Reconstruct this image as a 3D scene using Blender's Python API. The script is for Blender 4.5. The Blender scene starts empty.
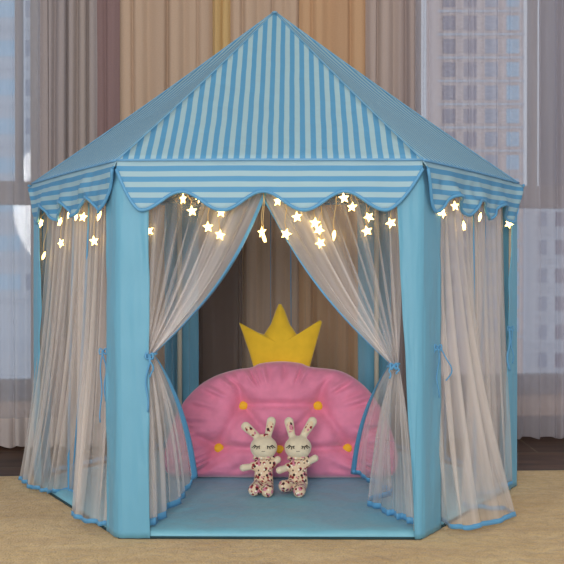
import bpy, bmesh, math, random
from math import sin, cos, pi, radians, sqrt, exp
from mathutils import Vector, Matrix, noise

random.seed(7)
C = bpy.context.scene.collection
scn = bpy.context.scene

# ------------------------------------------------------------------ camera
CAM = Vector((0.0584, -2.9575, 0.6117)); PITCH = -0.0081; YAW = 0.0126; FPX = 1024.9
cd = bpy.data.cameras.new('camera'); cam = bpy.data.objects.new('camera', cd); C.objects.link(cam)
cam.location = CAM; cam.rotation_euler = (pi/2 + PITCH, 0, YAW)
cd.sensor_width = 36; cd.lens = 36*FPX/564; cd.clip_end = 600
scn.camera = cam
MROT = cam.rotation_euler.to_matrix()

def ray(px, py):
    return MROT @ Vector(((px-282)/FPX, (282-py)/FPX, -1))
def at_y(px, py, y):          # a measured point of the place on the vertical plane at depth y
    d = ray(px, py); return CAM + d*((y-CAM.y)/d.y)
def at_z(px, py, z):          # ... on the level at height z
    d = ray(px, py); return CAM + d*((z-CAM.z)/d.z)
def at_plane(px, py, o, n):
    d = ray(px, py); return CAM + d*((o-CAM).dot(n)/d.dot(n))

# ------------------------------------------------------------------ helpers
def lin(c):
    return tuple((x/12.92 if x <= .04045 else ((x+.055)/1.055)**2.4) for x in c)
def rgb(r, g, b):
    return lin((r/255, g/255, b/255)) + (1,)

def link(name, me, parent=None):
    o = bpy.data.objects.new(name, me); C.objects.link(o)
    if parent: o.parent = parent
    return o
def thing(name, label, cat, loc=(0,0,0), rz=0, group=None):
    o = bpy.data.objects.new(name, None); C.objects.link(o); o.empty_display_size = .05
    o.location = loc; o.rotation_euler = (0,0,rz)
    tag(o, label, cat, group); return o
def tag(o, label, cat, group=None):
    o['label'] = label; o['category'] = cat
    if group: o['group'] = group
    return o
def struct(o):
    o['kind'] = 'structure'; return o
def mesh(name, verts, faces, m, parent=None, uvs=None, smooth=True, loc=None):
    me = bpy.data.meshes.new(name); me.from_pydata([tuple(v) for v in verts], [], faces)
    if uvs:
        ul = me.uv_layers.new(name='UVMap')
        for l in me.loops: ul.data[l.index].uv = uvs[l.vertex_index]
    for p in me.polygons: p.use_smooth = smooth
    me.materials.append(m); me.update()
    o = link(name, me, parent)
    if loc: o.location = loc
    return o
def fix_normals(o):
    bm = bmesh.new(); bm.from_mesh(o.data); bmesh.ops.recalc_face_normals(bm, faces=bm.faces); bm.to_mesh(o.data); bm.free(); return o
def from_bm(name, bm, m, parent=None, smooth=False):
    bmesh.ops.recalc_face_normals(bm, faces=bm.faces)
    me = bpy.data.meshes.new(name); bm.to_mesh(me); bm.free()
    for p in me.polygons: p.use_smooth = smooth
    me.materials.append(m); return link(name, me, parent)
def grid(name, nu, nv, fn, m, parent=None, thick=0, uvf=None):
    vs = []; uv = []
    for j in range(nv+1):
        for i in range(nu+1):
            vs.append(fn(i/nu, j/nv)); uv.append(uvf(i/nu, j/nv) if uvf else (i/nu, j/nv))
    fs = [(j*(nu+1)+i, j*(nu+1)+i+1, (j+1)*(nu+1)+i+1, (j+1)*(nu+1)+i) for j in range(nv) for i in range(nu)]
    o = mesh(name, vs, fs, m, parent, uv)
    if thick:
        md = o.modifiers.new('thickness', 'SOLIDIFY'); md.thickness = thick; md.offset = 0
    return o
def tube_data(pts, r, seg=8, flat=1.0, closed=False):
    pts = [Vector(p) for p in pts]; n = len(pts); vs = []; fs = []
    up = Vector((0,0,1)); prev = None
    for i, p in enumerate(pts):
        a = pts[i-1] if (i > 0 or closed) else p; b = pts[(i+1) % n] if (i < n-1 or closed) else p
        t = (b-a).normalized()
        if prev is None:
            s = t.cross(up)
            if s.length < .05: s = t.cross(Vector((0,1,0)))
            s.normalize()
        else:
            s = prev - t*prev.dot(t)
            s = s.normalized() if s.length > 1e-6 else prev
        prev = s; q = s.cross(t)
        rr = r[i] if isinstance(r, (list, tuple)) else r
        for k in range(seg):
            a_ = 2*pi*k/seg; vs.append(p + s*cos(a_)*rr*flat + q*sin(a_)*rr)
    m = n if closed else n-1
    for i in range(m):
        for k in range(seg):
            a = i*seg+k; b = i*seg+(k+1) % seg; c = ((i+1) % n)*seg+(k+1) % seg; d = ((i+1) % n)*seg+k
            fs.append((a, b, c, d))
    if not closed:
        fs.append(tuple(range(seg))[::-1]); fs.append(tuple((n-1)*seg+k for k in range(seg)))
    return vs, fs
def tube(name, pts, r, m, parent=None, seg=8, flat=1.0, closed=False):
    v, f = tube_data(pts, r, seg, flat, closed); return fix_normals(mesh(name, v, f, m, parent))
def tubes(name, lists, r, m, parent=None, seg=6, flat=1.0):
    vs = []; fs = []
    for pts in lists:
        v, f = tube_data(pts, r, seg, flat); k = len(vs); vs += v; fs += [tuple(i+k for i in q) for q in f]
    return fix_normals(mesh(name, vs, fs, m, parent))
def spline(P, n):
    P = [Vector(p) for p in P]; out = []; k = len(P)-1
    for i in range(n+1):
        x = i/n*k; j = min(int(x), k-1); out.append(cr(P, x))
    return out
def cr(P, x):
    k = len(P)-1; x = min(max(x, 0), k); j = min(int(x), k-1); t = x-j
    p0 = P[max(j-1, 0)]; p1 = P[j]; p2 = P[j+1]; p3 = P[min(j+2, k)]
    return .5*((2*p1) + (p2-p0)*t + (2*p0-5*p1+4*p2-p3)*t*t + (3*p1-p0-3*p2+p3)*t*t*t)
def box_to(bm, x0, x1, y0, y1, z0, z1, M=None):
    vs = [bm.verts.new((x, y, z)) for x in (x0, x1) for y in (y0, y1) for z in (z0, z1)]
    if M:
        for v in vs: v.co = M @ v.co
    for f in ((0,1,3,2),(4,6,7,5),(0,4,5,1),(2,3,7,6),(0,2,6,4),(1,5,7,3)): bm.faces.new([vs[i] for i in f])
def boxes(name, bl, m, parent=None, M=None, bevel=0):
    bm = bmesh.new()
    for b in bl: box_to(bm, *b, M=M)
    o = from_bm(name, bm, m, parent)
    if bevel:
        md = o.modifiers.new('bevel', 'BEVEL'); md.width = bevel; md.segments = 2
    return o
def puffy(name, outline, center, front, back, m, parent=None, rings=14, extra=None, pw=2.2, ex=.5):
    """closed cushion-like body: outline in x,z around a centre, thickness front/back along y"""
    n = len(outline); cx, cz = center; vs = []; fs = []
    rows = []
    for side in (-1, 1):
        T = front if side < 0 else back
        for j in range(rings+1):
            if side > 0 and j == 0: continue
            s = cos(j/rings*pi/2) if j < rings else 0.0
            row = []
            for i, (x, z) in enumerate(outline):
                if j == rings and i > 0: row.append(row[0]); continue
                px = cx+(x-cx)*s; pz = cz+(z-cz)*s
                y = side*T*(max(0, 1-s**pw))**ex
                if extra: px, y, pz = extra(px, y, pz, s, i/n, side)
                vs.append((px, y, pz)); row.append(len(vs)-1)
            rows.append((side, j, row))
    fr = [r for sd, j, r in rows if sd < 0]; bk = [fr[0]]+[r for sd, j, r in rows if sd > 0]
    for lst, flip in ((fr, False), (bk, True)):
        for a, b in zip(lst[:-1], lst[1:]):
            for i in range(n):
                k = (i+1) % n; q = [a[i], a[k], b[k], b[i]]
                q2 = []
                for v in q:
                    if v not in q2: q2.append(v)
                fs.append(tuple(q2[::-1] if flip else q2))
    return fix_normals(mesh(name, vs, fs, m, parent))

# ------------------------------------------------------------------ materials
class NT:
    def __init__(s, name):
        s.m = bpy.data.materials.new(name); s.m.use_nodes = True; s.t = s.m.node_tree
        s.t.nodes.clear(); s.out = s.n('ShaderNodeOutputMaterial')
    def n(s, typ, **kw):
        x = s.t.nodes.new(typ)
        for k, v in kw.items():
            if k.startswith('_'): setattr(x, k[1:], v)
            else: x.inputs[k.replace('__', ' ')].default_value = v
        return x
    def l(s, a, b): s.t.links.new(a, b)
    def math(s, op, a, b=None):
        x = s.n('ShaderNodeMath', _operation=op)
        for i, v in enumerate((a, b)):
            if v is None: continue
            if isinstance(v, (int, float)): x.inputs[i].default_value = v
            else: s.l(v, x.inputs[i])
        return x.outputs[0]
    def mix(s, f, a, b):
        x = s.n('ShaderNodeMix', _data_type='RGBA')
        for i, v in ((0, f), (6, a), (7, b)):
            if isinstance(v, (int, float, tuple)): x.inputs[i].default_value = v
            else: s.l(v, x.inputs[i])
        return x.outputs[2]
    def noise(s, scale, coord=None, detail=3, vec_scale=None):
        x = s.n('ShaderNodeTexNoise'); x.inputs['Scale'].default_value = scale; x.inputs['Detail'].default_value = detail
        if coord is None:
            coord = s.n('ShaderNodeTexCoord').outputs['Object']
        if vec_scale:
            mp = s.n('ShaderNodeMapping'); mp.inputs['Scale'].default_value = vec_scale; s.l(coord, mp.inputs[0]); coord = mp.outputs[0]
        s.l(coord, x.inputs['Vector']); return x.outputs['Fac']
    def ramp(s, f, a, b):
        x = s.n('ShaderNodeMapRange'); s.l(f, x.inputs[0]); x.inputs[1].default_value = a; x.inputs[2].default_value = b; return x.outputs[0]
    def uv(s):
        x = s.n('ShaderNodeUVMap'); x.uv_map = 'UVMap'
        y = s.n('ShaderNodeSeparateXYZ'); s.l(x.outputs[0], y.inputs[0]); return x.outputs[0], y.outputs[0], y.outputs[1]
    def bump(s, h, st, dist=.01):
        x = s.n('ShaderNodeBump'); x.inputs['Strength'].default_value = st; x.inputs['Distance'].default_value = dist; s.l(h, x.inputs['Height']); return x.outputs[0]
    def bsdf(s, col, rough=.8, normal=None, sheen=0, spec=.3):
        x = s.n('ShaderNodeBsdfPrincipled'); x.inputs['Roughness'].default_value = rough
        x.inputs['Specular IOR Level'].default_value = spec
        if sheen: x.inputs['Sheen Weight'].default_value = sheen; x.inputs['Sheen Roughness'].default_value = .4
        if isinstance(col, tuple): x.inputs['Base Color'].default_value = col
        else: s.l(col, x.inputs['Base Color'])
        if normal: s.l(normal, x.inputs['Normal'])
        return x.outputs[0]
    def done(s, sh): s.l(sh, s.out.inputs[0]); return s.m
    def mixs(s, f, a, b):
        x = s.n('ShaderNodeMixShader')
        if isinstance(f, (int, float)): x.inputs[0].default_value = f
        else: s.l(f, x.inputs[0])
        s.l(a, x.inputs[1]); s.l(b, x.inputs[2]); return x.outputs[0]

def plain(name, col, rough=.8, nscale=0, nstr=0, var=0, sheen=0, spec=.3, dist=.01, vec=None):
    t = NT(name); c = col
    if var:
        f = t.noise(nscale*.3 if nscale else 8, vec_scale=vec); d = tuple(x*(1-var) for x in col[:3])+(1,)
        c = t.mix(t.ramp(f, .3, .7), d, col)
    nm = t.bump(t.noise(nscale, vec_scale=vec), nstr, dist) if nstr else None
    return t.done(t.bsdf(c, rough, nm, sheen, spec))

def cloth_stripes(name, a, b, period, axis, transl=.12, rough=.55):
    t = NT(name); co, u, v = t.uv(); x = u if axis == 0 else v
    w = t.noise(6, co, 2); x = t.math('ADD', x, t.math('MULTIPLY', t.math('SUBTRACT', w, .5), .004))
    fr = t.math('FRACT', t.math('DIVIDE', x, period))
    f = t.ramp(t.math('ABSOLUTE', t.math('SUBTRACT', fr, .5)), .235, .265)
    col = t.mix(f, a, b)
    nm = t.bump(t.noise(14, co, 3), .25, .02)
    d = t.bsdf(col, rough, nm, 0, .35)
    tr = t.n('ShaderNodeBsdfTranslucent'); t.l(col, tr.inputs[0])
    return t.done(t.mixs(transl, d, tr.outputs[0]))

def satin(name, col, rough=.5, wr=.35, transl=.08):
    t = NT(name); h = t.noise(9, detail=4, vec_scale=(1, 1, .35)); c = t.mix(t.ramp(t.noise(3), .3, .7), tuple(x*.93 for x in col[:3])+(1,), col)
    d = t.bsdf(c, rough, t.bump(h, wr, .02), .1, .35)
    tr = t.n('ShaderNodeBsdfTranslucent'); tr.inputs[0].default_value = col
    return t.done(t.mixs(transl, d, tr.outputs[0]))

def net(name, col, lo, hi, freq, transl=.5, streak=(.45, .8)):
    """open-weave fabric: thread covers part of the surface, the rest is open"""
    t = NT(name); co, u, v = t.uv()
    f = t.noise(freq, co, 3, vec_scale=(1, .03, 1))
    dn = t.n('ShaderNodeAttribute', _attribute_name='gather').outputs['Fac']      # how tightly the cloth is gathered
    cov = t.math('MINIMUM', t.math('ADD', t.math('ADD', t.math('MULTIPLY', t.ramp(f, *streak), hi-lo), lo), dn), .92)
    d = t.n('ShaderNodeBsdfDiffuse'); d.inputs[0].default_value = col
    tr = t.n('ShaderNodeBsdfTranslucent'); tr.inputs[0].default_value = col
    body = t.mixs(transl, d.outputs[0], tr.outputs[0])
    op = t.n('ShaderNodeBsdfTransparent')
    return t.done(t.mixs(cov, op.outputs[0], body))

def drape_mat(name, col, col2, cover=1.0, transl=.2):
    t = NT(name); co, u, v = t.uv()
    weave = t.noise(160, co, 2, vec_scale=(1, 2.2, 1)); band = t.noise(9, co, 2, vec_scale=(1, .02, 1))
    c = t.mix(t.ramp(band, .35, .65), col, col2)
    c = t.mix(t.math('MULTIPLY', t.ramp(weave, .3, .75), .18), c, tuple(x*.55 for x in col[:3])+(1,))
    d = t.bsdf(c, .85, t.bump(weave, .15, .004), .1, .1)
    tr = t.n('ShaderNodeBsdfTranslucent'); t.l(c, tr.inputs[0])
    body = t.mixs(transl, d, tr.outputs[0])
    if cover < 1:
        op = t.n('ShaderNodeBsdfTransparent'); body = t.mixs(cover, op.outputs[0], body)
    return t.done(body)

M = {}
PALE = rgb(170, 206, 220); BLUE = rgb(94, 164, 210)
M['roof'] = cloth_stripes('striped_roof_cloth', PALE, BLUE, .0255, 0, .2)
M['val'] = cloth_stripes('striped_valance_cloth', PALE, BLUE, .0245, 1, .22)
M['piping'] = plain('blue_piping', rgb(110, 165, 208), .6, 60, .1)
M['aqua'] = satin('aqua_cloth', rgb(112, 178, 208))
M['mat'] = satin('aqua_floor_cloth', rgb(122, 186, 208), .5, .7, 0)
M['ribbon'] = satin('blue_ribbon', rgb(105, 175, 222), .4, .15, .2)
M['tulle'] = net('cream_tulle', rgb(246, 241, 240), .15, .55, 34)
M['tulle_side'] = net('cream_tulle_gathered', rgb(246, 238, 232), .34, .78, 26)
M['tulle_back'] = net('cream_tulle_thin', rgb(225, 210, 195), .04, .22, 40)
M['pole'] = plain('cream_pole', rgb(222, 210, 190), .4)
M['edge'] = plain('dark_binding', rgb(40, 66, 72), .8)
M['wire'] = plain('brass_wire', rgb(215, 185, 130), .35)
def star_mat():
    t = NT('lit_star'); e = t.n('ShaderNodeEmission'); e.inputs[0].default_value = (1, .66, .20, 1); e.inputs[1].default_value = 9
    return t.done(e.outputs[0])
M['star'] = star_mat()
M['pink'] = plain('pink_plush', rgb(238, 144, 178), .9, 90, .25, .16, .6, .1, .004)
M['gold'] = plain('yellow_plush', rgb(238, 196, 58), .9, 90, .25, .12, .5, .1, .004)
M['button'] = plain('yellow_button_cloth', rgb(236, 190, 50), .7, 60, .1)
M['bunny'] = plain('cream_plush', rgb(228, 216, 190), .95, 260, .5, .1, .5, .1, .003)
M['lash'] = plain('dark_thread', rgb(42, 32, 30), .7)
def floral():
    t = NT('floral_cotton'); co = t.n('ShaderNodeTexCoord').outputs['Object']
    def dots(scale, thr, col, base, sh):
        mp = t.n('ShaderNodeMapping'); mp.inputs['Location'].default_value = (sh, sh*.7, sh*1.3); t.l(co, mp.inputs[0])
        v = t.n('ShaderNodeTexVoronoi'); v.inputs['Scale'].default_value = scale; t.l(mp.outputs[0], v.inputs['Vector'])
        return t.mix(t.ramp(v.outputs['Distance'], thr+.06, thr), base, col)
    c = dots(62, .34, rgb(206, 132, 150), rgb(226, 202, 172), 0)
    c = dots(84, .31, rgb(146, 40, 56), c, .4)
    c = dots(78, .27, rgb(62, 40, 44), c, 1.3)
    c = dots(90, .2, rgb(240, 232, 215), c, 2.2)
    return t.done(t.bsdf(c, .85, None, .2, .1))
M['floral'] = floral()
def rug_mat():
    t = NT('beige_rug_pile'); co = t.n('ShaderNodeTexCoord').outputs['Object']
    big = t.noise(5, co, 5); fine = t.noise(210, co, 3); mid = t.noise(38, co, 4); wave = t.noise(7, co, 4, (.5, 2.4, 1))
    c = t.mix(t.ramp(big, .32, .68), rgb(214, 180, 122), rgb(236, 206, 150))
    c = t.mix(t.math('MULTIPLY', t.ramp(wave, .5, .62), .35), c, rgb(190, 150, 102))
    c = t.mix(t.math('MULTIPLY', t.ramp(mid, .42, .7), .45), c, rgb(182, 146, 100))
    c = t.mix(t.math('MULTIPLY', t.ramp(fine, .35, .7), .4), c, rgb(146, 112, 70))
    h = t.math('ADD', t.math('MULTIPLY', fine, .5), mid)
    return t.done(t.bsdf(c, .95, t.bump(h, .8, .014), .3, .05))
M['rug'] = rug_mat()
def floor_mat_():
    t = NT('dark_polished_floor'); co = t.n('ShaderNodeTexCoord').outputs['Object']
    b = t.n('ShaderNodeTexBrick'); b.inputs['Scale'].default_value = 1.0; b.inputs['Brick Width'].default_value = .6; b.inputs['Row Height'].default_value = .3
    b.inputs['Mortar Size'].default_value = .004; b.inputs['Color1'].default_value = rgb(102, 72, 54); b.inputs['Color2'].default_value = rgb(80, 58, 44); b.inputs['Mortar'].default_value = rgb(120, 104, 84)
    t.l(co, b.inputs['Vector'])
    n = t.noise(5, co, 5, (1, 4, 1)); c = t.mix(t.ramp(n, .35, .7), b.outputs['Color'], rgb(52, 38, 32))
    return t.done(t.bsdf(c, .45, None, 0, .12))
M['floor'] = floor_mat_()
M['wall'] = plain('warm_pinkish_plaster', rgb(196, 174, 162), .9, 30, .1)
M['ceil'] = plain('white_ceiling_paint', rgb(226, 222, 214), .9)
M['frame'] = plain('grey_window_frame', rgb(128, 120, 124), .5)
M['infill'] = plain('slate_grey_infill', rgb(112, 112, 128), .7)
M['sheer'] = net('white_sheer', rgb(232, 232, 238), .32, .64, 14, .55, (.3, .8))
M['sheer_r'] = net('bluish_sheer', rgb(222, 216, 222), .40, .72, 14, .55, (.3, .8))
M['hem'] = drape_mat('doubled_sheer_hem', rgb(214, 204, 200), rgb(206, 194, 190), .9)
M['grey_taupe'] = drape_mat('grey_taupe_weave', rgb(174, 165, 168), rgb(182, 168, 162), 1)
M['mauve'] = drape_mat('mauve_weave', rgb(152, 126, 126), rgb(144, 120, 122), 1)
M['tan'] = drape_mat('tan_weave', rgb(208, 182, 160), rgb(196, 170, 150), 1)
M['tan_lit'] = drape_mat('tan_weave_golden_lit', rgb(218, 186, 132), rgb(206, 172, 124), 1)  # warm light on the tan drapes, put into this strip's colour
M['orange'] = drape_mat('rust_tan_weave', rgb(214, 176, 140), rgb(200, 162, 130), 1)
M['taupe2'] = drape_mat('pinkish_taupe_weave', rgb(198, 180, 172), rgb(174, 158, 158), 1)
M['greyd'] = drape_mat('slate_weave', rgb(146, 148, 162), rgb(134, 136, 152), .88, .4)
M['hip'] = plain('dull_blue_binding', rgb(112, 162, 194), .6)
M['board'] = plain('dark_brown_panel', rgb(104, 84, 76), .6, 20, .1, .25, vec=(1, 1, .1))
M['tower'] = plain('pale_pink_facade', rgb(222, 196, 186), .9, .3, 0, .08)
M['tower2'] = plain('pale_grey_facade', rgb(196, 202, 212), .9)
M['tower3'] = plain('cool_blue_facade', rgb(150, 160, 180), .9)
M['pane'] = plain('sky_blue_glazing', rgb(164, 202, 226), .15, spec=.5)
M['pane_dark'] = plain('grey_mauve_glazing', rgb(122, 116, 136), .3, spec=.5)
def glass():
    t = NT('window_glass'); g = t.n('ShaderNodeBsdfGlossy'); g.inputs['Roughness'].default_value = .02; op = t.n('ShaderNodeBsdfTransparent')
    op.inputs[0].default_value = (.93, .95, .97, 1); return t.done(t.mixs(.06, op.outputs[0], g.outputs[0]))
M['glass'] = glass()

# ------------------------------------------------------------------ the setting
FZ = -.008
boxes('floor', [(-3.4, 3.4, -5.2, 1.6, FZ-.05, FZ)], M['floor']); struct(bpy.data.objects['floor'])
struct(boxes('ceiling', [(-3.4, 3.4, -5.2, 1.6, 2.72, 2.78)], M['ceil']))

WA = math.atan(.116); WO = Vector((0, .85, 0)); WE = Vector((cos(WA), sin(WA), 0)); WN = Vector((-sin(WA), cos(WA), 0))
WM = Matrix.Translation(WO) @ Matrix.Rotation(WA, 4, 'Z')           # wall frame: x along, y outwards
def wall_s(px, d=0.0):
    p = at_plane(px, 250, WO+WN*d, WN); return (p-WO).dot(WE)
def wall_z(px, py, d=0.0): return at_plane(px, py, WO+WN*d, WN).z
wl0, wl1 = -2.4, wall_s(41); wr0, wr1 = wall_s(413), 2.4
ZS, ZT = .175, 2.35                                                  # sill and head of both windows
bl = [(-2.9, wl0, 0, .2, FZ, 2.7), (wl1, wr0, 0, .2, FZ, 2.7), (wr1, 2.9, 0, .2, FZ, 2.7)]
for a, b in ((wl0, wl1), (wr0, wr1)): bl += [(a, b, 0, .2, FZ, ZS), (a, b, 0, .2, ZT, 2.7)]
struct(boxes('wall_back', bl, M['wall'], M=WM))
ztr0, ztr1 = wall_z(20, 205, .1), wall_z(20, 182, .1)
def window(name, a, b, bars, infill=None):
    fr = .045
    f = boxes(name, [(a, b, .06, .12, ZS, ZS+fr), (a, b, .06, .12, ZT-fr, ZT), (a, a+fr, .06, .12, ZS+fr, ZT-fr), (b-fr, b, .06, .12, ZS+fr, ZT-fr),
                     (a+fr, b-fr, .065, .115, ztr0, ztr1)] + bars, M['frame'], M=WM)
    struct(f)
    boxes('window_pane', [(a+fr, b-fr, .088, .092, ztr1, ZT-fr)], M['glass'], f, WM)
    boxes('window_pane', [(a+fr, b-fr, .088, .092, ZS+fr, ztr0)], M['glass'], f, WM)
    boxes('window_sill', [(a, b, -.02, .06, ZS-.02, ZS+.004)], M['frame'], f, WM)
    if infill: boxes('infill_panel', [infill], M['infill'], f, WM)
    return f
s20 = wall_s(20, .1)
window('window_1', wl0, wl1, [(s20-.012, s20+.012, .065, .115, ztr1, ZT-.045)])
s53 = wall_s(531, .1); s64 = wall_s(538, .09)
window('window_2', wr0, wr1, [(s53-.012, s53+.012, .065, .115, ztr1, ZT-.045)], (s64, wr1-.045, .07, .085, ztr1-.01, ZT-.05))
struct(boxes('baseboard_back', [(-2.9, 2.9, -.015, 0, FZ, .07)], M['frame'], M=WM))

# ------------------------------------------------------------------ curtains along the window wall
def curtain(name, label, px0, px1, mat, folds, amp, seed, d=-.115, hem=False, cat='curtain', z0=.004, z1=2.45, over=0):
    rnd = random.Random(seed)
    s0, s1 = wall_s(px0, d), wall_s(px1, d); n = max(2, folds)
    cuts = [0]
    for i in range(n): cuts.append(cuts[-1]+rnd.uniform(.55, 1.5))
    cuts = [c/cuts[-1] for c in cuts]; am = [rnd.uniform(.45, 1.0) for _ in range(n)]; ph = rnd.uniform(0, 9)
    def prof(u):
        for i in range(n):
            if u <= cuts[i+1] or i == n-1:
                t = (u-cuts[i])/(cuts[i+1]-cuts[i]); s = sin(pi*t); return am[i]*s*s*(3-2*s)/1.0
    def fn(u, v):
        z = z1+(z0-z1)*v
        y = d - amp*(prof(u)-.5)*(.85+.15*v) + .004*noise.noise((u*8+ph, v*3, ph))
        x = s0+(s1-s0)*u + .010*noise.noise((u*5, v*1.6, ph)) + amp*.25*sin(2*pi*u*n*.5)
        return WM @ Vector((x, y, z + (.005*sin(u*n*4) if v > .98 else 0)))
    w = s1-s0
    t = thing(name, label, cat, WM @ Vector(((s0+s1)/2, d, 0)))
    inv = Matrix.Translation(-t.location)
    f2 = lambda u, v: inv @ fn(u, v)
    uvf = lambda u, v: (u*w*1.2, (1-v)*2.4)
    grid('cloth', max(60, n*26), 24, f2, mat, t, .0016 if mat not in (M['sheer'], M['sheer_r']) else 0, uvf)
    if hem:
        vh = 1-hem/(z1-z0)
        h = grid('hem', max(60, n*26), 3, lambda u, v: f2(u, vh+(1-vh)*v*.999)-WN*.0025, M['hem'], t, 0, uvf)
    return t
curtain('sheer_curtain', 'white see-through curtain over the cool window beside the striped tent roof', -230, 40, M['sheer'], 21, .03, 3, hem=.1)
curtain('window_drape', 'greyish taupe drape next to the white see-through curtain', 39, 97, M['grey_taupe'], 6, .026, 5, hem=.1)
curtain('window_drape', 'narrow flat mauve drape between the taupe and the tan drapes', 95.5, 120, M['mauve'], 2, .012, 8, d=-.108)
curtain('window_drape', 'wide tan drape with loose folds rising behind the long slope of the roof', 119, 214, M['tan'], 6, .024, 11, d=-.105)
curtain('window_drape', 'slim tan drape, golden light put into its colour, just beside the peak of the tent', 212.5, 231, M['tan_lit'], 2, .02, 14, d=-.108)
curtain('window_drape', 'brown tan drape directly behind the tip of the roof', 230, 300, M['tan'], 5, .022, 17, d=-.105)
curtain('window_drape', 'rust tan drape beyond the roof tip, before the dark pinkish one', 299, 367, M['orange'], 4, .022, 21, d=-.105)
curtain('window_drape', 'pinkish taupe drape at the edge of the window with the tower view', 366, 416, M['taupe2'], 4, .028, 25)
curtain('sheer_curtain', 'bluish see-through curtain with the tower blocks showing through it', 415, 542, M['sheer_r'], 11, .03, 31, hem=.0)
curtain('sheer_curtain', 'slate blue see-through curtain covering the dark upper pane', 540, 780, M['sheer_r'], 16, .022, 37)

# dark upright panel for an unidentified dark patch behind the tent
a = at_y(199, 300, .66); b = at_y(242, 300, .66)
bd = boxes('dark_panel', [(a.x, b.x, -.012, .0, FZ, .84), (a.x+.012, b.x-.012, -.016, -.011, .02, .82)], M['board'], bevel=.002); bd.location = (0, .668, 0)
tag(bd, 'dark brown upright panel standing behind the netting at the back of the tent', 'board')

# ------------------------------------------------------------------ outside: tower blocks
def tower(name, label, px0, px1, pxy_top, dist, mat, cols, rows, pane_cols, hw=.6, hh=.62, floor_h=3.0, depth=12):
    p0 = at_y(px0, 270, dist); p1 = at_y(px1, 270, dist); zt = at_y(px0, pxy_top, dist).z
    cx = (p0.x+p1.x)/2; w = p1.x-p0.x; zb = zt-floor_h*rows
    t = thing(name, label, 'building', (cx, dist, 0))
    boxes('facade', [(-w/2, w/2, 0, depth, zb-40, zt+.5)], mat, t)
    for i in range(rows): boxes('ledge', [(-w/2-.1, w/2+.1, -.35, 0, zt-floor_h*(i+1)-.12, zt-floor_h*(i+1)+.12)], M['tower2'], t)
    cw = w/cols
    for i in range(rows):
        for c in range(cols):
            x = -w/2+cw*(c+.5); z = zt-floor_h*(i+.5)
            boxes('window', [(x-cw*hw/2, x+cw*hw/2, -.08, 0, z-floor_h*hh/2, z+floor_h*hh/2)], M[pane_cols[c % len(pane_cols)]], t)
    return t
tower('tower_block', 'pale pinkish tower block with rows of windows seen through the bluish curtain', 438, 523, -35, 130, M['tower'], 4, 16, ['pane_dark', 'pane_dark', 'tower3', 'pane'])
tower('tower_block', 'lower pale block with square windows beyond the lower pane near the tent corner', 534, 585, 205, 150, M['tower2'], 3, 9, ['tower3', 'pane_dark', 'tower3'], .5, .5, 4.2)
tower('tower_block', 'pale grey block with long horizontal bands beyond the white see-through curtain', -30, 50, -10, 160, M['tower2'], 3, 8, ['tower3', 'pane', 'tower3'], .8, .4, 6.2)

# ------------------------------------------------------------------ rug
re_l = at_z(0, 475, 0); re_r = at_z(564, 469, 0)
ang = math.atan2(re_r.y-re_l.y, re_r.x-re_l.x)
def rug_fn(u, v):
    x = -2.2+4.4*u; y = -3.2*(1-v)
    e = min(u*4.4, (1-u)*4.4, v*3.2, (1-v)*3.2); z = -.0082+.0082*min(1, sqrt(max(0, e)/.02)) if e < .02 else 0.0
    y2 = y + .006*noise.noise((x*5, 0, 3))*(v > .999)
    z += -.0012*abs(noise.noise((x*14, y*20, 1)))*(e > .02)
    return Vector((x*cos(ang)-y2*sin(ang), x*sin(ang)+y2*cos(ang), z)) + Vector((0, (re_l.y+re_r.y)/2, 0))
us = 200
o = grid('rug', us, 160, rug_fn, M['rug']); tag(o, 'beige short-pile rug under the front of the tent', 'rug')

# ------------------------------------------------------------------ the tent
R = .70; EAVE = .8723; APEX = 1.3649
def corner(k, r=R): a = radians(240+60*k); return Vector((r*cos(a), r*sin(a), 0))
tent = thing('play_tent', 'blue striped six-sided play tent with scalloped edge and cream netting', 'tent')
def side(k):
    p, q = corner(k), corner(k+1); e = (q-p).normalized(); n = Vector((e.y, -e.x, 0)); return p, e, n

# floor mat: padded hexagon
RM = .694
def mat_pt(th, r):
    a = ((math.degrees(th)-240) % 60)-30; return r*cos(radians(30))/cos(radians(a))
vs = []; fs = []; NS = 180; rings = [(0, .018), (.3, .019), (.6, .018), (.8, .019), (.93, .019), (.975, .018), (.993, .014), (1, .008), (.996, .0012)]
for s, z in rings:
    for i in range(NS):
        th = 2*pi*i/NS; rr = mat_pt(th, RM)*s; x, y = rr*cos(th), rr*sin(th)
        w = .0022*noise.noise((x*6, y*9, 2))+.0018*noise.noise((x*16, y*30, 5)) if z > .01 else 0
        if .9 < s < .99: w += .002*noise.noise((th*22, s*4, 9))
        vs.append((x, y, z+w))
for j in range(len(rings)-1):
    for i in range(NS):
        k = (i+1) % NS; fs.append((j*NS+i, j*NS+k, (j+1)*NS+k, (j+1)*NS+i))
fs.append(tuple((len(rings)-1)*NS+i for i in range(NS))[::-1])
mat = fix_normals(mesh('floor_mat', vs, fs, M['mat'], tent))
tube('edge_binding', [corner(k % 6, RM+.001)+Vector((0, 0, .0032)) if f == 0 else corner(k, RM+.001).lerp(corner(k+1, RM+.001), f)+Vector((0, 0, .0032)) for k in range(6) for f in (0, .25, .5, .75)], .003, M['edge'], mat, 6, closed=True)

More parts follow.
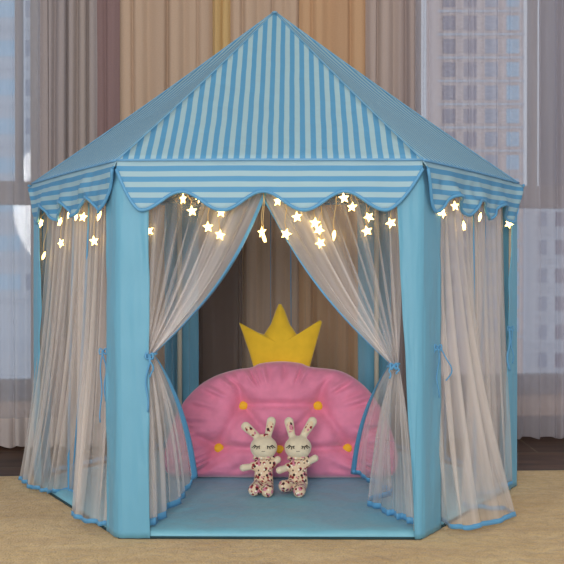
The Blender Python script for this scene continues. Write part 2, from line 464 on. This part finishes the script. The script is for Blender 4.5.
# roof panels, hips, valances
for k in range(6):
    p, e, n = side(k)
    def roof_fn(u, v, p=p, e=e, n=n):
        base = p + e*(R*u) + n*(.004*sin(pi*u)) + Vector((0, 0, EAVE)); ap = Vector((0, 0, APEX))
        q = ap.lerp(base, max(v, .004))
        hin = sin(pi*u)
        q.z -= .016*sin(pi*min(1, v*1.02))*hin + .006*sin(pi*v)
        q += n*.004*noise.noise((u*3+k*7, v*4, 1))*hin*v
        return q
    rp = grid('roof_panel', 24, 30, roof_fn, M['roof'], tent, .0016, lambda u, v: ((u-.5)*R*max(v, .004), v))
    tube('hip_piping', [roof_fn(0, j/20)+Vector((0, 0, .001)) for j in range(21)], .0026, M['hip'], rp, 6)
    front = (k == 0)
    def drop(t):
        per = .2663
        if t < .08: x = t/.08; return .020+.095*(1-(1-x)**1.6)
        if t > .88: x = (1-t)/.12; return .020+.095*(1-(1-x)**1.6)
        return .0935+.0215*cos(2*pi*(t-.08)/per)
    wv = .003 if front else .026; sc = 1 if k in (5, 0, 1) else .2
    def val_fn(u, v, p=p, e=e, n=n, k=k, wv=wv, sc=sc):
        d = drop(u)*v*sc; z = EAVE-.001-d
        off = .006*sin(pi*u)+.010*v*(1 if k == 0 else 1.2) + wv*v*(noise.noise((u*7+k*3, v*1.2, 4))+.6*noise.noise((u*15+k, v*2, 8)))
        return p + e*(R*u) + n*off + Vector((0, 0, z))
    va = grid('valance', 90, 10, val_fn, M['val'], tent, .0014, lambda u, v: (u*R, drop(u)*v+.006))
    tube('scallop_trim', [val_fn(i/110, 1)+n*.001 for i in range(111)], .0042, M['ribbon'], va, 6)
    tube('eave_piping', [val_fn(i/20, 0)+n*.002+Vector((0, 0, .001)) for i in range(21)], .003, M['piping'], va, 6)
# top finial fold
puffy('roof_tip', [(.009*cos(2*pi*i/12), .005*sin(2*pi*i/12)) for i in range(12)], (0, 0), .009, .009, M['hip'], tent, 5).location = (0, 0, APEX-.002)

# corner sleeves and poles
for k in range(6):
    c = corner(k, RM+.002); out = c.normalized(); e1 = (corner(k-1)-corner(k)).normalized(); e2 = (corner(k+1)-corner(k)).normalized()
    rr = .014
    wa = {1: (.064, .014), 2: (.055, .115)}.get(k, (.073, .073)); wb = {1: (.112, .112)}.get(k, (.073, .073))
    prof = []; W = .073
    for t in range(8): prof.append(e1*(W-(W-rr)*t/7))
    for t in range(1, 8):
        s = t/8; prof.append(e1*rr*(1-s)**2 + e2*rr*s**2)
    for t in range(8): prof.append(e2*(rr+(W-rr)*t/7))
    def sl(u, v, prof=prof, c=c, out=out, k=k):
        x = u*(len(prof)-1); j = min(int(x), len(prof)-2); q = prof[j].lerp(prof[j+1], x-j)
        ww = wa if u < .5 else wb
        if q.length > rr: q = q.normalized()*(rr+(q.length-rr)*((ww[0]+(ww[1]-ww[0])*v)-rr)/(W-rr))
        dist = abs(u-.5)*2; q = q*(1+(.10 if dist > .3 else 0)*max(0, v-.75)*1.0)
        w = .006*noise.noise((u*6+k*9, v*4, 1))*dist + .003*noise.noise((u*11+k*4, v*11, 6))*dist
        z = EAVE-.012+(.0025-(EAVE-.012))*v
        return c + q + out*(.004+w-.004*(v < .05)) + Vector((0, 0, z))
    s = grid('corner_sleeve', 44, 60, sl, M['aqua'], tent, .0018)
    pc = corner(k, RM-.012)
    tube('pole', [pc+Vector((0, 0, .018)), pc+Vector((0, 0, .45)), pc+Vector((0, 0, EAVE-.02))], .0085, M['pole'], tent, 10)

# ---- netting
def add_ribbons(fn, parent, hem_dv, edges, nu, nv, n):
    for name, u0, u1, v0, v1, a, b in edges:
        grid(name, a, b, lambda u, v: fn(u0+(u1-u0)*u, v0+(v1-v0)*v)+n, M['ribbon'], parent, .0012)

def netting(k, a, b, free, seed, mat, bottom=None, amp=.012, folds=9, zt=.845, zb=.024, inset=.028, flare=.0, edge=True, nu=110, hemw=.011, bow=0.0, collapse=0.0, tail=.6):
    """one half of a side's netting: hangs from the eave between fractions a and b of side k; free: which end carries the edge ribbon"""
    p, e, n = side(k); rnd = random.Random(seed); ph = [rnd.uniform(0, 6.28) for _ in range(6)]
    fr = [folds*rnd.uniform(.8, 1.2), folds*2.1*rnd.uniform(.8, 1.2), folds*.45]
    top = [p+e*R*(a+(b-a)*t)-n*inset for t in (0, .25, .5, .75, 1)]
    if bottom is None:
        bottom = [p+e*R*(a+(b-a)*t+rnd.uniform(-.015, .015))-n*(inset-flare*rnd.uniform(.3, 1.0)) for t in (0, .17, .33, .5, .67, .83, 1)]
    else: bottom = [Vector((q[0], q[1], 0)) for q in bottom]
    def fn(u, v):
        A = cr(top, u*(len(top)-1)); B = cr(bottom, u*(len(bottom)-1)); h = v**2.4*(tail) + v*(1-tail)
        q = A.lerp(B, h)
        am = amp*(.35+.9*v)*(1-.8*v**5)
        f = sin(fr[0]*6.28*u+ph[0]+.7*v)+.5*sin(fr[1]*6.28*u+ph[1]-.9*v)
        g = cos(fr[0]*6.28*u+ph[2]+.5*v)+.6*sin(fr[2]*6.28*u+ph[3]+1.3*v)
        z = zt+(zb-zt)*v
        return q + n*f*am*.8 + e*g*am*.9*(b-a)/.5 + Vector((0, 0, z + .0015*sin(u*fr[0]*5)*v**6))
    h = grid('netting', nu, 46, fn, mat, tent, 0, lambda u, v: (u*(b-a)*R*1.6+seed, v*.8))
    hv = hemw/(zt-zb)
    grid('hem_ribbon', nu, 2, lambda u, v: fn(u, 1-hv+hv*v)+n*.0012, M['ribbon'], h, .001)
    if edge:
        du = (.0045 if k in (5, 1) else .009)/(abs(b-a)*R); u0 = 1-du if free == 1 else 0
        grid('edge_ribbon', 2, 60, lambda u, v: fn(u0+du*u, v)+n*.0015, M['ribbon'], h, .001)
    return h
# side between the front corner and the far corner, both flanks, then the three back sides
hl = [(-.56, -.16), (-.51, -.27), (-.50, -.36), (-.492, -.43), (-.474, -.465), (-.435, -.505), (-.402, -.525), (-.387, -.528)]
netting(5, .44, .93, 0, 51, M['tulle_side'], hl, .012, 6, zb=.012, tail=.5)
hl2 = [(-.555, -.13), (-.60, -.165), (-.625, -.16), (-.66, -.125), (-.69, -.10), (-.705, -.05), (-.745, .01), (-.72, .02)]
netting(5, .05, .62, 1, 52, M['tulle_side'], hl2[::-1], .013, 8, zb=.012, tail=.55)
hr = [(.405, -.46), (.43, -.545), (.47, -.552), (.53, -.505), (.60, -.425), (.585, -.365), (.53, -.345), (.49, -.325), (.50, -.29)]
netting(1, .11, .70, 1, 53, M['tulle_side'], hr, .011, 8, zb=.012, tail=.68)
hr2 = [(.53, -.25), (.575, -.22), (.60, -.20), (.625, -.13), (.655, -.11), (.675, -.05)]
netting(1, .58, .93, 0, 54, M['tulle_side'], hr2, .010, 5, zb=.022)
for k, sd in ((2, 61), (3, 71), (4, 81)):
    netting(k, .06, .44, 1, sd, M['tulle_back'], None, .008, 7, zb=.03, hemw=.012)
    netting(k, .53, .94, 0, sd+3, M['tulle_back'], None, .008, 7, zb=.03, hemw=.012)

# front curtains: drawn to the corner posts and tied
def front_curtain(sgn, top, tie, hem, seed, bow, vt=.55):
    p, e, n = side(0); rnd = random.Random(seed); ph = [rnd.uniform(0, 6.28) for _ in range(6)]
    T = [Vector(q) for q in top]; H = [Vector(q) for q in hem]; K = Vector(tie); kw = .020
    def fn(u, v):
        A = cr(T, u*(len(T)-1)); B = cr(H, u*(len(H)-1)); Ku = K + Vector((-sgn*kw*(u-.5), .010*sin(u*20+ph[0]), 0))
        f = sin(10*6.28*u+ph[1])+.5*sin(23*6.28*u+ph[2])
        if v < vt:
            t = v/vt; q = A.lerp(Ku, t)
            s = sin(pi*t); q += Vector((-sgn*bow*s*u**2.5, 0, -.02*s*u))
            q += Vector((0, .010*f*(1-t)**.6*(.3+t), 0)) + Vector((.008*cos(9*6.28*u+ph[3])*s, 0, 0))
        else:
            t = (v-vt)/(1-vt); h = t**.8; q = Ku.lerp(B, h); q.z = Ku.z+(B.z-Ku.z)*t
            s = sin(pi*t); q += Vector((-sgn*.012*s*u, 0, 0))
            q += Vector((.004*f*min(1, t*3), .012*f*t*(1-.4*t), 0))
        return q
    # netting gathers towards the free edge
    h = grid('front_netting', 170, 70, fn, M['tulle'], tent, 0, lambda u, v: (u**1.0*.62+seed, v*.8))
    at = h.data.attributes.new('gather', 'FLOAT', 'POINT')
    for j in range(71):
        for i in range(171):
            u, v = i/170, j/70
            x = max(0, (u-.52)/.48); near = exp(-((v-vt)/.10)**2)
            at.data[j*171+i].value = (.30*min(1, x*2.2) if v < vt else .12) + .35*near + (.12 if u < .12 else 0)
    hv = .0125
    grid('hem_ribbon', 120, 2, lambda u, v: fn(u, 1-hv*1.5*(1-v))+Vector((0, -.0015, .0005)), M['ribbon'], h, .001)
    grid('edge_ribbon', 2, 90, lambda u, v: fn(.965+.035*u, v)+Vector((0, -.002, 0)), M['ribbon'], h, .001)
    return h
yf = -.606+.030
def fx(px, y=yf): return at_y(px, 300, y).x
zt = .83
lt = (fx(150), yf-.02, at_y(150, 354, yf).z); rt = (fx(394), yf-.02, at_y(394, 364, yf).z)
front_curtain(-1, [(fx(146), yf, zt), (fx(175), yf-.006, zt), (fx(205), yf+.004, zt), (fx(235), yf-.004, zt), (fx(272), yf, zt)], lt,
              [(-.288, -.588, .026), (-.268, -.565, .024), (-.276, -.54, .024), (-.255, -.50, .024), (-.262, -.45, .03), (-.232, -.40, .034), (-.222, -.345, .05), (-.196, -.30, .085)], 91, .024)
front_curtain(1, [(fx(397), yf+.006, zt), (fx(365), yf, zt), (fx(330), yf+.010, zt), (fx(295), yf+.004, zt), (fx(252), yf+.008, zt)], rt,
              [(.345, -.575, .024), (.318, -.52, .024), (.285, -.46, .024), (.243, -.35, .026), (.275, -.31, .03), (.312, -.275, .034), (.27, -.225, .05), (.212, -.17, .07)], 97, .018)

# tiebacks: knot, bow loops and tails
def tieback(pos, seed, ring=True, tails=(.10, .13), spread=.02, r=.0016):
    P = Vector(pos); L = []
    if ring: L.append([P+Vector((.013*cos(a), .015*sin(a), .003*cos(a))) for a in [2*pi*i/18 for i in range(19)]])
    q = P+Vector((0, -.016, 0)) if ring else P
    for sg in (-1, 1):
        L.append([q+Vector((sg*.009*sin(pi*t/10), -.003*sin(pi*t/10), .007*sin(2*pi*t/10)-.002)) for t in range(11)])
    for i, ln in enumerate(tails):
        L.append([q+Vector((spread*(i-(len(tails)-1)/2)*sin(t/14*2.4)+.003*sin(t*.6+i*2+seed), -.002, -ln*t/14)) for t in range(15)])
    return tubes('tieback', L, r, M['ribbon'], tent, 6, 2.0)
tieback((lt[0]+.004, lt[1], lt[2]), 1, True, (.13, .05), .012, .0022)
tieback((rt[0]-.004, rt[1], rt[2]), 2, True, (.03, .02), .02, .0022)
q = corner(0)-side(5)[1]*.080+side(5)[2]*.006; tieback((q.x, q.y, .43), 3, False, (.17, .12), .012)
q = corner(1)+side(1)[1]*.080+side(1)[2]*.006; tieback((q.x, q.y, .44), 4, False, (.15, .12, .08), .03)
q = corner(2)-side(1)[1]*.085+side(1)[2]*.006; tieback((q.x, q.y, .46), 5, False, (.12, .10), .012)

# ------------------------------------------------------------------ fairy lights
string = thing('fairy_light_string', 'string of warm lit stars hanging below the scalloped edge', 'string lights', (0, -.55, .8))
SO = Vector((0, -.55, .8))
def star_bm(Rr=.0135, r=.0062, th=.0042):
    ol = []
    for i in range(10):
        a = pi/2+2*pi*i/10; q = Rr if i % 2 == 0 else r; ol.append((q*cos(a), q*sin(a)))
    o = puffy('star_light', ol, (0, 0), th, th, M['star'], string, 4, None, 1.3, .8)
    for p in o.data.polygons: p.use_smooth = False
    return o
front_stars = [(148.5, 231), (183, 199), (200, 198), (192, 211), (208, 227), (220, 235), (221, 212), (262, 232), (264, 238), (278, 201), (286, 234), (297, 217),
               (315, 223), (319, 230), (320.5, 243), (334, 235), (344, 198), (352, 207), (369, 217), (367, 231), (391, 223), (207, 166), (170, 186), (240, 192), (310, 186)]
left_stars = [(41, 223), (43.6, 256), (60, 222), (61, 243), (76, 216), (83, 217), (94, 241), (99, 216), (69, 214)]
right_stars = [(439, 211), (443, 213), (464, 226), (468, 208), (509, 224), (480, 217), (455, 206)]
stars = []
for lst, k, off in ((left_stars, 5, .0), (front_stars, 0, -.012), (right_stars, 1, .0)):
    p, e, n = side(k)
    for (x, y) in lst: stars.append((at_plane(x, y, p+n*off, n), k))
first = None
for i, (P, k) in enumerate(stars):
    if first is None: o = first = star_bm()
    else: o = first.copy(); C.objects.link(o); o.parent = string
    o.location = P-SO
    p, e, n = side(k); rz = math.atan2(n.y, n.x)+pi/2
    o.rotation_euler = (random.uniform(-.4, .4), random.uniform(-.5, .5), rz+random.uniform(-.7, .7))
    if i % 7 == 3: o.rotation_euler.z += 1.0
lines = []; main = []
for k, lst in ((5, left_stars), (0, front_stars), (1, right_stars)):
    p, e, n = side(k)
    for i in range(41): main.append(p+e*R*(.02+.96*i/40)-n*(.010 if k else .014)+Vector((0, 0, .800+.018*sin(i*1.1+k)+.008*sin(i*2.7))))
lines.append([q-SO for q in main])
for P, k in stars:
    m = min(main, key=lambda q: (q.x-P.x)**2+(q.y-P.y)**2)
    if m.z > P.z+.012: lines.append([(m.lerp(P+Vector((0, 0, .012)), t)+Vector((.004*sin(t*5), 0, 0))*(t*(1-t)*4))-SO for t in (0, .2, .4, .6, .8, 1)])
tubes('wire', lines, .0009, M['wire'], string, 5)

# ------------------------------------------------------------------ crown cushion
cu = thing('crown_cushion', 'big pink half-round plush cushion with a yellow crown and buttons', 'cushion', (0, 0, 0))
cu.location = (.0137, .020, .019); cu.rotation_euler = (radians(-6), 0, 0); cu.scale = (1, 1, .955)
ctr = [(-.29, .002), (-.330, .012), (-.346, .045), (-.336, .10), (-.318, .166), (-.290, .225), (-.246, .277), (-.195, .311), (-.136, .331), (-.086, .339), (-.055, .352), (.006, .358),
       (.062, .352), (.092, .341), (.175, .330), (.228, .302), (.270, .262), (.306, .204), (.334, .136), (.350, .062), (.340, .015), (.30, .002), (.15, .0), (0, .0), (-.15, .0)]
CP = [Vector((x*.985, z*.985, 0)) for x, z in ctr]; CP2 = CP+[CP[0], CP[1]]
NO = 176; ol = []
for i in range(NO):
    x = i/NO*len(CP); q = cr([CP[-1]]+CP2, x+1); ol.append((q.x, q.y))
buttons = [(-.106, .217), (.112, .217), (-.176, .089), (.197, .089), (.0, .086)]
creases = [((-.107, .222), (-.13, .33)), ((.112, .222), (.14, .33)), ((-.107, .222), (.112, .222)), ((-.178, .094), (-.107, .222)), ((.203, .094), (.112, .222)),
           ((0, .09), (-.107, .222)), ((0, .09), (.112, .222)), ((-.178, .094), (-.30, .16)), ((.203, .094), (.30, .16)), ((-.178, .094), (-.23, .0)), ((.203, .094), (.24, .0)), ((0, .09), (0, 0)), ((-.178, .094), (0, .09)), ((.203, .094), (0, .09))]
def segd(x, z, a, b):
    ax, az = a; bx, bz = b; dx, dz = bx-ax, bz-az; t = max(0, min(1, ((x-ax)*dx+(z-az)*dz)/(dx*dx+dz*dz)))
    return sqrt((x-ax-t*dx)**2+(z-az-t*dz)**2)
def cush(x, y, z, s, t, sd):
    if sd < 0:
        dep = 0
        for bx, bz in buttons:
            d2 = ((x-bx)**2+(z-bz)**2); dep += .048*exp(-d2/.0016)+.014*exp(-d2/.012)
        cre = 0
        for a, b in creases: cre = max(cre, .020*exp(-(segd(x, z, a, b)/.012)**2))
        y += (dep+cre)*min(1, (1-s)*6)
        y = min(y, -.002 if s < .98 else 0) if y > 0 else y
    rip = (.008*sin(t*6.283*30+2*sin(t*19))+.005*sin(t*6.283*53))*exp(-((s-.84)/.14)**2)
    return x, y+sd*rip+.004*sd*noise.noise((x*14, z*14, 3))*(1-s), z
body = puffy('cushion_body', ol, (0, .16), .100, .08, M['pink'], cu, 40, cush, 2.6, .55)
sb = body.modifiers.new('smooth', 'SUBSURF'); sb.levels = 1; sb.render_levels = 1
# button seats
for bx, bz in buttons:
    best = min((v.co for v in body.data.vertices if v.co.y < .0), key=lambda c: (c.x-bx)**2+(c.z-bz)**2)
    bo = puffy('button', [(.0145*cos(2*pi*i/20), .0145*sin(2*pi*i/20)) for i in range(20)], (0, 0), .009, .004, M['button'], cu, 6)
    bo.location = (bx, best.y-.004, bz)
cr_pts = [(-.074, -.03), (-.090, .03), (-.122, .126), (-.102, .115), (-.075, .098), (-.047, .090), (-.028, .12), (-.012, .165), (-.004, .184), (.004, .184), (.014, .165), (.030, .12),
          (.050, .090), (.078, .100), (.104, .122), (.120, .134), (.126, .128), (.100, .03), (.084, -.03)]
def dens(P, k=6):
    out = []
    for i in range(len(P)):
        a, b = P[i], P[(i+1) % len(P)]
        for j in range(k): out.append((a[0]+(b[0]-a[0])*j/k, a[1]+(b[1]-a[1])*j/k))
    return out
co = puffy('crown', dens(cr_pts), (.003, .055), .026, .026, M['gold'], cu, 14, None, 2.4, .6)
co.location = (0, .03, .348)

# ------------------------------------------------------------------ plush bunnies
def ell(bm, c, r, rot=None, sub=3):
    Mx = Matrix.Translation(c) @ (rot.to_4x4() if rot else Matrix.Identity(4)) @ Matrix.Diagonal((r[0], r[1], r[2], 1))
    bmesh.ops.create_icosphere(bm, subdivisions=sub, radius=1, matrix=Mx)
def limb(bm, a, b, ra, rb, n=7, fl=1.0):
    a = Vector(a); b = Vector(b); d = (b-a).normalized(); rot = Vector((0, 0, 1)).rotation_difference(d).to_matrix()
    for i in range(n):
        t = i/(n-1); r = ra+(rb-ra)*t; ell(bm, a.lerp(b, t), (r, r*fl, r), rot, 2)
def remesh(name, bm, mat, parent, vox=.0028):
    me = bpy.data.meshes.new(name); bm.to_mesh(me); bm.free(); me.materials.append(mat)
    o = link(name, me, parent)
    md = o.modifiers.new('join', 'REMESH'); md.mode = 'VOXEL'; md.voxel_size = vox; md.use_smooth_shade = True
    sm = o.modifiers.new('soft', 'SMOOTH'); sm.factor = .5; sm.iterations = 4
    # bake so the copy and the checks read one plain mesh
    dg = bpy.context.evaluated_depsgraph_get(); me2 = bpy.data.meshes.new_from_object(o.evaluated_get(dg)); o.modifiers.clear(); o.data = me2
    for p in me2.polygons: p.use_smooth = True
    return o
def bunny(label, loc, rz, ears, arms, feet, bow):
    t = thing('plush_bunny', label, 'plush toy', loc, rz, 'plush bunnies')
    H = Vector((0, .002, .123))
    bm = bmesh.new()
    ell(bm, H, (.0375, .031, .0315)); ell(bm, H+Vector((0, -.006, -.010)), (.033, .028, .022))
    limb(bm, (0, .004, .095), (0, .006, .03), .017, .023)
    for (b, tp) in ears:
        b = Vector(b); tp = Vector(tp); d = tp-b; rot = Vector((0, 0, 1)).rotation_difference(d.normalized()).to_matrix()
        limb(bm, b.lerp(tp, .1), b.lerp(tp, .86), .0105, .0138, 10, .58); limb(bm, b-Vector((0, 0, .012)), b.lerp(tp, .3), .007, .009)
    for sh, hd in arms: limb(bm, sh, hd, .0085, .0105)
    for kn, ft in feet: limb(bm, (kn[0]*.8, -.005, .022), kn, .014, .014); limb(bm, kn, ft, .013, .013)
    body = remesh('body', bm, M['bunny'], t)
    bm = bmesh.new()
    limb(bm, (0, .004, .090), (0, .006, .028), .0225, .0285, 9, .92)
    for kn, ft in feet:
        limb(bm, (kn[0]*.8, -.005, .022), kn, .0175, .0165); limb(bm, kn, ft, .0165, .0172)
    for sh, hd in arms: limb(bm, Vector(sh)*1.0, Vector(sh).lerp(Vector(hd), .25), .0125, .0125, 3)
    remesh('romper', bm, M['floral'], t)
    # ruffle collar
    tube('collar', [Vector(((.024+.003*sin(i*5))*cos(2*pi*i/40), .003+(.021+.003*sin(i*5))*sin(2*pi*i/40), .0945+.002*sin(i*2.5))) for i in range(40)], .005, M['floral'], t, 6, closed=True)
    for (b, tp) in ears:
        b = Vector(b); tp = Vector(tp); d = (tp-b); rot = Vector((0, 0, 1)).rotation_difference(d.normalized()).to_matrix()
        bm = bmesh.new(); ell(bm, b.lerp(tp, .55)+rot@Vector((0, -.0064, 0)), (.0085, .0024, d.length*.34), rot)
        from_bm('ear_lining', bm, M['floral'], t, True)
    for sg in (-1, 1):
        def hp(x, z):  # on the face
            q = 1-(x/.0375)**2-((z-H.z)/.0315)**2; return Vector((x, H.y-.031*sqrt(max(.05, q))-.0022, z))
        ln = [[hp(sg*(.0095+.014*i/6), H.z+.004+.0025*sg*0-.0035*sin(pi*i/6)+.002*i/6) for i in range(7)]]
        for j, i in enumerate((1, 3, 5, 6)):
            q = ln[0][i]; ln.append([q, hp(q.x+sg*.0015*(j-.4), q.z-.0042), hp(q.x+sg*.003*(j-.4), q.z-.0065)])
        tubes('eyelash', ln, .0012, M['lash'], t, 5)
    tubes('mouth_stitch', [[Vector((x, H.y-.034-.0006, H.z-.0105+6*x*x)) for x in (-.005, -.0025, 0, .0025, .005)]], .0006, M['lash'], t, 5)
    if bow:
        bm = bmesh.new(); ell(bm, (-.004, -.010, .1545), (.0075, .004, .0045), None, 2); ell(bm, (.008, -.010, .1555), (.0075, .004, .0045), None, 2); ell(bm, (.002, -.012, .155), (.003, .003, .003), None, 2)
        from_bm('bow', bm, M['floral'], t, True)
    t.rotation_euler = (radians(-9), 0, rz)
    return t
mz = .0195
def bx(px): return at_y(px, 480, -.19).x
bunny('cream plush bunny with one ear flopped sideways, a bow and a floral romper', (bx(263.5), -.190, mz-.002), 0,
      [((-.012, .004, .147), (-.055, -.004, .184)), ((.011, .004, .152), (.022, .004, .200))],
      [((-.019, 0, .074), (-.055, -.012, .068)), ((.019, 0, .076), (.038, .004, .090))],
      [((-.017, -.034, .018), (-.023, -.056, .012)), ((.013, -.036, .014), (.012, -.058, .0085))], True)
bunny('cream plush bunny with both ears raised in a floral romper', (bx(298), -.190, mz-.002), 0,
      [((-.016, .004, .150), (-.026, .004, .199)), ((.012, .004, .150), (.044, .004, .200))],
      [((-.019, 0, .072), (-.050, -.020, .062)), ((.019, 0, .078), (.046, -.012, .094))],
      [((-.026, -.030, .022), (-.036, -.046, .022)), ((.006, -.038, .013), (.003, -.060, .0085))], False)

# ------------------------------------------------------------------ light
w = bpy.data.worlds.new('overcast_sky'); scn.world = w; w.use_nodes = True
bg = w.node_tree.nodes['Background']; bg.inputs[0].default_value = (.80, .88, 1.0, 1); bg.inputs[1].default_value = .78
def area(name, loc, target, size, power, col):
    ld = bpy.data.lights.new(name, 'AREA'); ld.shape = 'DISK'; ld.size = size; ld.energy = power; ld.color = col
    o = bpy.data.objects.new(name, ld); C.objects.link(o); o.location = loc
    o.rotation_euler = (Vector(target)-Vector(loc)).to_track_quat('-Z', 'Y').to_euler(); return o
area('front_fill', (-.4, -4.7, 1.25), (0, 0, .45), 1.6, 100, (1, .95, .88))  # unseen fill behind the camera, added to brighten the tent inside
area('warm_top_fill', (.7, -1.0, 2.66), (.3, .1, .6), .6, 9, (1, .84, .64))  # unseen warm overhead fill, added to give the light a direction

scn.view_settings.view_transform = 'Standard'; scn.view_settings.look = 'None'; scn.view_settings.gamma = 1; scn.view_settings.exposure = 0
scn.view_settings.use_curve_mapping = False
scn.cycles.transparent_max_bounces = 48; scn.cycles.max_bounces = 10; scn.cycles.transmission_bounces = 10
